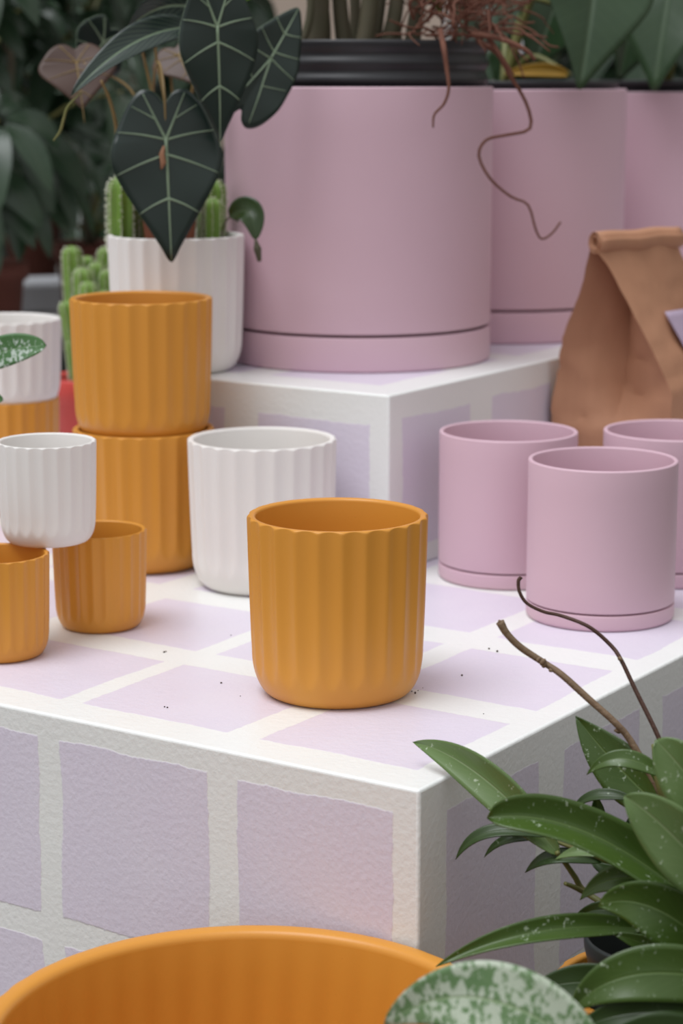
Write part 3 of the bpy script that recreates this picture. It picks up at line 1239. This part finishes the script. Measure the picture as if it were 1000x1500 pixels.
# ------------------------------------------------------------------ cactus in the red pot
rp = thing('red_pot', (*(at(126, 545, 2.62).xy), 0), 'small red plastic pot behind the stacked pots, holding a bright green cactus', 'plant pot')
rb_ = bmesh.new()
lathe(rb_, [(0, 0), (.036, 0), (.038, .003), (.045, .085), (.0485, .086), (.050, .118), (.0485, .120), (.045, .117), (.044, .088), (.036, .006), (0, .006)], 72)
new_obj('body', rb_, M['red'], rp)
new_obj('soil', disc_bm(.0435, .104, 9, .002), M['soil'], rp)
cr = thing('cactus', (rp.location.x, rp.location.y, .105), 'bright green branching cactus in the red pot at the left', 'cactus')
for i, (x, y, top, r, D, lean) in enumerate(((116, 560, 360, 13, 2.62, -12), (128, 560, 375, 10, 2.64, 0), (125, 560, 392, 13, 2.60, -4), (138, 560, 384, 11, 2.62, 4), (140, 560, 362, 10, 2.63, 14), (118, 560, 440, 11, 2.59, -22), (132, 560, 412, 12, 2.585, -2), (146, 560, 425, 11, 2.59, 3), (112, 560, 498, 9, 2.585, -8), (155, 560, 395, 10, 2.61, 2))):
    cactus_column(cr, x, y, D, top, r, 7, lean, 30 + i)

# ------------------------------------------------------------------ hoya at lower right
hn = tag(place(new_obj('nursery_pot', nursery_bm(.0495, .04, -.1085 - FLOOR, .003, 2), M['green_black']), .2155, 1.404, FLOOR + .0085),
         'dark green-black nursery pot at lower right, standing in the ochre pot under the glossy leaves', 'nursery pot', 'black nursery pots')
new_obj('soil', disc_bm(.044, -.138 - FLOOR, 12, .003), M['soil'], hn)
HY = Vector((.2155, 1.404, -.128))
hy = thing('hoya_plant', HY, 'glossy green long-leaved plant with two bare twigs, filling the lower right corner', 'plant')
LV = [  # base, bend, tip, width, material, extras
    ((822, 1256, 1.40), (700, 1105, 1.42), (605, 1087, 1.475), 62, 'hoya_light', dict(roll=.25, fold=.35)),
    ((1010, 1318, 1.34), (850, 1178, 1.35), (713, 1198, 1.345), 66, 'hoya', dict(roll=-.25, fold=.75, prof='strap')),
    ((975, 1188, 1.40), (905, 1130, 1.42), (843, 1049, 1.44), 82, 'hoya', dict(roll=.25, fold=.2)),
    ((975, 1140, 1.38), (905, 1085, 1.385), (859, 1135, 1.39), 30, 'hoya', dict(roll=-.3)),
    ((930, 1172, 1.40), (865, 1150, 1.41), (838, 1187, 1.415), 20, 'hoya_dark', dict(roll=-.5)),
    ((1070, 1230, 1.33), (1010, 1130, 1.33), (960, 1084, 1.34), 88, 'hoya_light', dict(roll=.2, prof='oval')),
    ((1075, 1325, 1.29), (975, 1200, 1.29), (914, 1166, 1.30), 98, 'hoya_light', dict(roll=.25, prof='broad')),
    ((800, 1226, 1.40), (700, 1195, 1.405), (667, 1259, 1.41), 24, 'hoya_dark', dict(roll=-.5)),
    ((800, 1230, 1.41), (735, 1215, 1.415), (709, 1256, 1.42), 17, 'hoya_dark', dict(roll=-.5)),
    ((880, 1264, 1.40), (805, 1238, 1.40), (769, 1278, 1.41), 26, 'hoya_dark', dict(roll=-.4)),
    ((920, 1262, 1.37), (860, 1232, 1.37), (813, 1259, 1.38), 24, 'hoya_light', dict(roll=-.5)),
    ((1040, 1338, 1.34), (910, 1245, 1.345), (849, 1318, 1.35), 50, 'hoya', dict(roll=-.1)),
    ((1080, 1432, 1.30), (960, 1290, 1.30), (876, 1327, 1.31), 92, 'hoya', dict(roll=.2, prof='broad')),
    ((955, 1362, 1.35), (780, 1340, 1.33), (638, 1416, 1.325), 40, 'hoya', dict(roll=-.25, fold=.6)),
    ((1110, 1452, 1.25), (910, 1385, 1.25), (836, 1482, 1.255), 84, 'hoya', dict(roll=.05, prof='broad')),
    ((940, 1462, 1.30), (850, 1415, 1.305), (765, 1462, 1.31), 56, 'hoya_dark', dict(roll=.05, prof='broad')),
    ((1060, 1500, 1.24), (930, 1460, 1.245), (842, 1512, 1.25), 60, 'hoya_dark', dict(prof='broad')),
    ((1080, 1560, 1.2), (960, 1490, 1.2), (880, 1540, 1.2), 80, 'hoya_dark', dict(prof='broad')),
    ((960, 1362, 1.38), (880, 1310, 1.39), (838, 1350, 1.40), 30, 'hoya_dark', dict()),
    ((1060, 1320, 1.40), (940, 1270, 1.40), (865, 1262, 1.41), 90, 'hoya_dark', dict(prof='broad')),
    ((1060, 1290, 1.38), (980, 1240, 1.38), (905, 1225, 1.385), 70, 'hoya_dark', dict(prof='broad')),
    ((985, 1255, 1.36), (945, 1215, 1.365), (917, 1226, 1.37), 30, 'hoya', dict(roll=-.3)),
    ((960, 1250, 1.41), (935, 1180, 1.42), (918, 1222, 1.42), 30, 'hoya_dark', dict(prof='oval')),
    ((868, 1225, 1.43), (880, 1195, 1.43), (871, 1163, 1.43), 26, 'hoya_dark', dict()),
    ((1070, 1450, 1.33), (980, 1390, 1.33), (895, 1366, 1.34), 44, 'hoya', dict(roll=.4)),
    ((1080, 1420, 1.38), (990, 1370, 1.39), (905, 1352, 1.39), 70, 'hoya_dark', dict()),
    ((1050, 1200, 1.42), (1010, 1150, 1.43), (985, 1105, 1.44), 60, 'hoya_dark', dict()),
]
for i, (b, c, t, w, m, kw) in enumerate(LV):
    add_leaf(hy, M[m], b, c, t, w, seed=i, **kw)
# stems carrying the leaves
for pts, r in (([HY, at(985, 1330, 1.38), at(990, 1240, 1.40), at(965, 1150, 1.40), at(958, 1090, 1.41)], .0028),
               ([HY + Vector((.01, .005, 0)), at(1040, 1340, 1.39), at(1060, 1260, 1.41), at(1048, 1198, 1.42)], .0020),
               ([HY + Vector((0, .01, 0)), at(905, 1310, 1.42), at(872, 1255, 1.43), at(868, 1222, 1.43)], .0012),
               ([HY, at(900, 1340, 1.40), at(855, 1305, 1.41), at(842, 1285, 1.41), at(826, 1262, 1.405), at(815, 1248, 1.40)], .0022),
               ([HY + Vector((.01, -.01, 0)), at(1005, 1380, 1.33), at(1020, 1320, 1.33), at(1045, 1270, 1.31)], .0026),
               ([HY + Vector((0, -.015, 0)), at(985, 1420, 1.30), at(1030, 1450, 1.27), at(1075, 1460, 1.25)], .0026),
               ([at(857, 1308, 1.41), at(842, 1300, 1.405), at(827, 1294, 1.40)], .0018),
               ([HY + Vector((0, 0, .0)), at(930, 1290, 1.40), at(880, 1258, 1.40), at(800, 1228, 1.405)], .0016)):
    add_tube('stem', hy, pts, [r * 1.1, r, r * .75], M['stem_green'], 8, 6)
add_tube('twig', hy, [at(990, 1240, 1.40), at(967, 1165, 1.405), at(948, 1128, 1.41), at(921, 1082, 1.415), at(900, 1058, 1.415), at(862, 1024, 1.42), at(822, 988, 1.425), at(795, 970, 1.43), at(762, 948, 1.43), at(742, 928, 1.43), at(732, 911, 1.43)],
         [.0024, .0024, .0025, .0023, .0023, .0024, .0022, .0024, .0024, .003], M['twig'], 10, 6, 'thick pale bare twig')
add_tube('twig', hy, [at(1000, 1200, 1.41), at(985, 1140, 1.415), at(966, 1084, 1.42), at(930, 1010, 1.43), at(909, 966, 1.435), at(893, 944, 1.44), at(862, 918, 1.44), at(822, 902, 1.445), at(796, 896, 1.445), at(772, 884, 1.445), at(761, 868, 1.445), at(759, 852, 1.445), at(763, 845, 1.445)],
         [.0019, .0018, .0016, .0015, .0014, .0013, .0012, .0012, .0014], M['twig_dark'], 8, 6, 'thin dark bare twig')
rnd = random.Random(5)
for x, y, q in ((795, 970, 8), (797, 974, 6), (789, 966, 5), (905, 1070, 7), (921, 1082, 5), (806, 982, 4), (838, 1003, 3), (863, 1026, 4), (887, 1046, 3), (733, 913, 7), (908, 965, 5), (950, 1050, 3)):
    kb = bmesh.new()
    D = 1.434 if (x, y) in ((908, 965), (950, 1050)) else lerp(1.415, 1.43, (921 - x) / 190)
    p = at(x, y, D) - HY
    r = q * .00034
    d = Vector((rnd.uniform(-1, 1), -.5, rnd.uniform(-.6, 1))).normalized()
    tube(kb, [p - d * r, p - d * r * .4, p + d * r * .4, p + d * r * 1.3], [r * .5, r * .95, r * .8, r * .25], 8)
    new_obj('twig_knot', kb, M['twig'], hy)
# more of the plant out of frame at right, added to shade the plinth
for i in range(40):
    x = rnd.uniform(1010, 1400)
    y = rnd.uniform(1130, 1680)
    D = rnd.uniform(1.08, 1.42)
    add_leaf(hy, M['hoya' if i % 3 else 'hoya_dark'], (1120 + rnd.uniform(-40, 40), 1420, 1.33), (lerp(1120, x, .6), y - 130, D), (max(x + 60, 1080), y, D), rnd.uniform(60, 95), seed=100 + i, prof='broad', roll=rnd.uniform(-.4, .4))

# silver-flecked plant, mostly below the frame
sp_ = thing('silver_leaf_plant', (.135, 1.10, FLOOR), 'silver-mottled pale green leaf reaching in at the bottom edge of the photo', 'plant')
add_leaf(sp_, M['silver'], (880, 1560, 1.13), (700, 1395, 1.15), (562, 1502, 1.16), 118, prof='broad', seed=3, roll=.15, fold=.12)
add_leaf(sp_, M['silver'], (900, 1600, 1.12), (960, 1560, 1.10), (1040, 1580, 1.08), 100, prof='broad', seed=4)
add_tube('stem', sp_, [Vector((.135, 1.10, FLOOR + .09)), Vector((.14, 1.11, FLOOR + .2)), at(880, 1560, 1.13)], [.003, .002], M['stem_green'], 8)
pb = bmesh.new()
lathe(pb, [(0, 0), (.036, 0), (.038, .003), (.045, .105), (.046, .108), (.043, .108), (.041, .1), (0, .1)], 64)
new_obj('pot', pb, M['black'], sp_)

# spotted leaf at the left edge
ep = thing('spotted_leaf_plant', (-.372, 1.93, 0), 'silver-spotted green leaf reaching in from the left edge in front of a cream pot', 'plant')
add_leaf(ep, M['splash'], (-75, 560, 1.95), (-10, 505, 1.945), (68, 506, 1.94), 47, prof='blunt', seed=8, roll=.2, fold=.12)
add_leaf(ep, M['splash'], (-60, 620, 1.95), (-30, 575, 1.945), (5, 586, 1.94), 30, prof='oval', seed=9)
add_tube('stem', ep, [Vector((-.372, 1.93, .09)), at(-110, 640, 1.94), at(-75, 560, 1.95)], [.0025, .0016], M['stem_green'], 8)
add_tube('stem', ep, [Vector((-.37, 1.93, .09)), at(-90, 650, 1.94), at(-60, 620, 1.95)], [.002, .0014], M['stem_green'], 8)
pb = bmesh.new()
lathe(pb, [(0, 0), (.029, 0), (.031, .003), (.0355, .09), (.0365, .094), (.034, .094), (.032, .085), (0, .085)], 64)
new_obj('pot', pb, M['terracotta'], ep)

# soil crumbs on the plinth
cb_ = bmesh.new()
rnd = random.Random(21)
spots = [(612, 1012), (619, 1008), (608, 1016), (603, 1013), (240, 956), (243, 955), (241, 1036), (245, 1037), (338, 931), (324, 1001), (676, 990), (708, 1046), (352, 1020), (716, 951), (728, 955)]
for x, y in spots:
    d = at(x, y, 1)
    o_ = Vector((0, 0, EYE))
    k = EYE / (EYE - d.z)
    p = o_ + (d - o_) * k
    r = rnd.uniform(.0004, .0011)
    m_ = bmesh.ops.create_icosphere(cb_, subdivisions=1, radius=r)
    for v in m_['verts']:
        v.co = v.co * rnd.uniform(.7, 1.2) + p + Vector((0, 0, r * .5))
tag(new_obj('soil_crumbs', cb_, M['soil'], smooth=False), 'scattered dark soil crumbs on the plinth top around the sharp ochre pot', 'soil', kind='stuff')

# ------------------------------------------------------------------ umbrella plants in the background and two unseen ones added for shade
def palmate_bm(c, d, size, n, rnd):
    """whorl of leaflets hanging around point c, axis d"""
    bm = bmesh.new()
    d = d.normalized()
    a = d.cross(Vector((.2, .3, 1))).normalized()
    b = d.cross(a)
    uvl = None
    for k in range(n):
        th = 2 * PI * k / n + rnd.uniform(-.15, .15)
        o = (a * math.cos(th) + b * math.sin(th))
        L = size * rnd.uniform(.8, 1.1)
        p0 = c + o * (.1 * L)
        p1 = c + o * (.55 * L) + d * (.12 * L)
        p2 = c + o * (.85 * L) + d * (.1 * L) + Vector((0, 0, -.55 * L))
        lb = leaf_bm(p0, p1, p2, L * .36, roll=rnd.uniform(-.2, .2), fold=.2, prof='oval', seed=k, nu=4, nv=9, view=(-d + Vector((0, .5, -.3))))
        me = bpy.data.meshes.new('tmp')
        lb.to_mesh(me)
        lb.free()
        bm.from_mesh(me)
        bpy.data.meshes.remove(me)
    return bm


def umbrella_plant(x, D, zlo, zhi, nleaf, size, label, seed, spread=.3, zb=FLOOR):
    rnd = random.Random(seed)
    bx = (x - 500) / F * D
    t = thing('umbrella_plant', (bx, D, zb), label, 'plant', 'umbrella plants in the background')
    pbm = bmesh.new()
    lathe(pbm, [(0, 0), (.045, 0), (.047, .004), (.058, .11), (.064, .11), (.066, .135), (.062, .137), (.057, .133), (.055, .12), (0, .12)], 48)
    new_obj('pot', pbm, M['terracotta_dark'], t)
    tr = [Vector((bx, D, zb + .12)), Vector((bx + rnd.uniform(-.03, .03), D, zb + .2)), Vector((bx + rnd.uniform(-.06, .06), D, zhi * .6)), Vector((bx, D, zhi))]
    add_tube('stem', t, tr, [.012, .01, .006], M['cane'], 8)
    for i in range(nleaf):
        z = lerp(zlo, zhi, (i + rnd.random()) / nleaf)
        th = rnd.uniform(0, 2 * PI)
        if i % 3:
            th = -PI / 2 + rnd.uniform(-1.3, 1.3)
        r = spread * rnd.uniform(.3, 1)
        c = Vector((bx + r * math.cos(th), D + r * .8 * math.sin(th), z))
        o = Vector((math.cos(th), math.sin(th) * .8, .75))
        bm = palmate_bm(c, o, size * rnd.uniform(.8, 1.15), rnd.choice((7, 8, 8, 9)), rnd)
        shift(bm, t.location)
        new_obj('leaf', bm, M['schef'], t)
        zz = max(z - .12, zb + .15)
        add_tube('leaf_stalk', t, [Vector((bx, D, zz)), Vector((lerp(bx, c.x, .6), lerp(D, c.y, .6), lerp(zz, z, .8))), c], [.004, .003, .002], M['stem_green'], 6, 4)
    return t


UP = [(-20, 3.35, .28, .82, 34, .115, 'umbrella plant with hanging leaflets at the left frame edge, nearest in the background'),
      (135, 3.75, .28, .90, 36, .12, 'umbrella plant with drooping leaflets, directly behind the small red pot cactus'),
      (265, 4.3, .22, .98, 34, .14, 'umbrella plant filling the dark gap behind the arrow-leaved plant'),
      (50, 4.55, .25, 1.1, 24, .19, 'umbrella plant deep in the background between two nearer ones at the left'),
      (190, 5.3, .0, 1.1, 24, .2, 'umbrella plant farthest back on the floor, behind the alocasia')]
for i, a in enumerate(UP):
    umbrella_plant(*a[:6], a[6], 40 + i, .26, BT if i < 4 else FLOOR)
umbrella_plant(870, 3.9, .35, .95, 20, .18, 'umbrella plant behind the middle pink planter at the upper right', 60, .25)
umbrella_plant(1010, 4.4, .35, 1.0, 20, .18, 'umbrella plant behind the rearmost pink planter at the far upper right', 61, .28)
umbrella_plant(1830, 1.30, -.28, .0, 44, .12, 'unseen low umbrella plant added beyond the right frame edge to shade the plinth side', 70, .24)  # this plant and the next are added out of view to darken the plinth's side
umbrella_plant(1700, 1.66, -.28, -.02, 36, .12, 'unseen low umbrella plant added further back at the right to shade the plinth side', 71, .24)
# grey block seen low on the left between the plants
bench = thing('display_bench', (-.95, 4.1, FLOOR), 'blurred grey bench at the far left carrying the background plants', 'bench')
M['bench'] = plain('grey_bench', (.20, .19, .18), (.27, .26, .25), .7, 8, .2)

new_obj('bench_top', box_bm(-.95, .46, -.95, 0.80, BT - FLOOR - .04, BT - FLOOR, .006, 2), M['bench'], bench, smooth=False)
for lx_ in (-.9, .41):
    for ly_ in (-.9, .75):
        new_obj('leg', box_bm(lx_ - .03, lx_ + .03, ly_ - .03, ly_ + .03, 0, BT - FLOOR - .04, .004, 2), M['bench'], bench, smooth=False)
gb = new_obj('concrete_block', box_bm(-.07, .07, -.07, .07, 0, .055, .008, 2), plain('grey_block', (.34, .35, .37), (.42, .42, .44), .8, 12, .2), smooth=False)
gb.location = (-.53, 3.95, BT)
gb.rotation_euler = (0, 0, .3)
tag(gb, 'small blurred grey block on the bench at the far left, below the umbrella plants', 'block')
# pale panel high behind the roots
wp = new_obj('window_1', box_bm(.42, .9, 8.93, 9.0, .55, 1.8, .01, 1), plain('pale_glass_panel', (.82, .84, .88), (.78, .80, .85), .3), smooth=False)
struct(wp)

# ------------------------------------------------------------------ light
w = bpy.data.worlds.new('daylight')
S.world = w
w.use_nodes = True
nt = w.node_tree
bg = nt.nodes['Background']
tc = nt.nodes.new('ShaderNodeTexCoord')
dp = nt.nodes.new('ShaderNodeVectorMath'); dp.operation = 'DOT_PRODUCT'
dp.inputs[1].default_value = Vector((-.12, -.34, .93)).normalized()
nt.links.new(tc.outputs['Generated'], dp.inputs[0])
cr_ = nt.nodes.new('ShaderNodeValToRGB')
cr_.color_ramp.elements[0].position = 0.0
cr_.color_ramp.elements[0].color = (.08, .062, .05, 1)
cr_.color_ramp.elements[1].position = 1.0
cr_.color_ramp.elements[1].color = (1.0, 1.02, 1.05, 1)
e = cr_.color_ramp.elements.new(.5); e.color = (.36, .32, .295, 1)
mr = nt.nodes.new('ShaderNodeMapRange')
mr.inputs['From Min'].default_value = -1
mr.inputs['From Max'].default_value = 1
nt.links.new(dp.outputs['Value'], mr.inputs['Value'])
nt.links.new(mr.outputs[0], cr_.inputs[0])
nt.links.new(cr_.outputs[0], bg.inputs['Color'])
bg.inputs['Strength'].default_value = .9
sd = bpy.data.lights.new('skylight', 'SUN')
sd.energy = 2.05
sd.angle = math.radians(36)
sd.color = (.97, .99, 1.02)
so_ = bpy.data.objects.new('skylight', sd)
COL.objects.link(so_)
so_.rotation_euler = Vector((.33, .21, -1)).to_track_quat('-Z', 'Y').to_euler()
so_.location = (-1, -1, 3)
S.view_settings.view_transform = 'Standard'
S.view_settings.look = 'None'
S.view_settings.gamma = 1
S.view_settings.exposure = 0.0
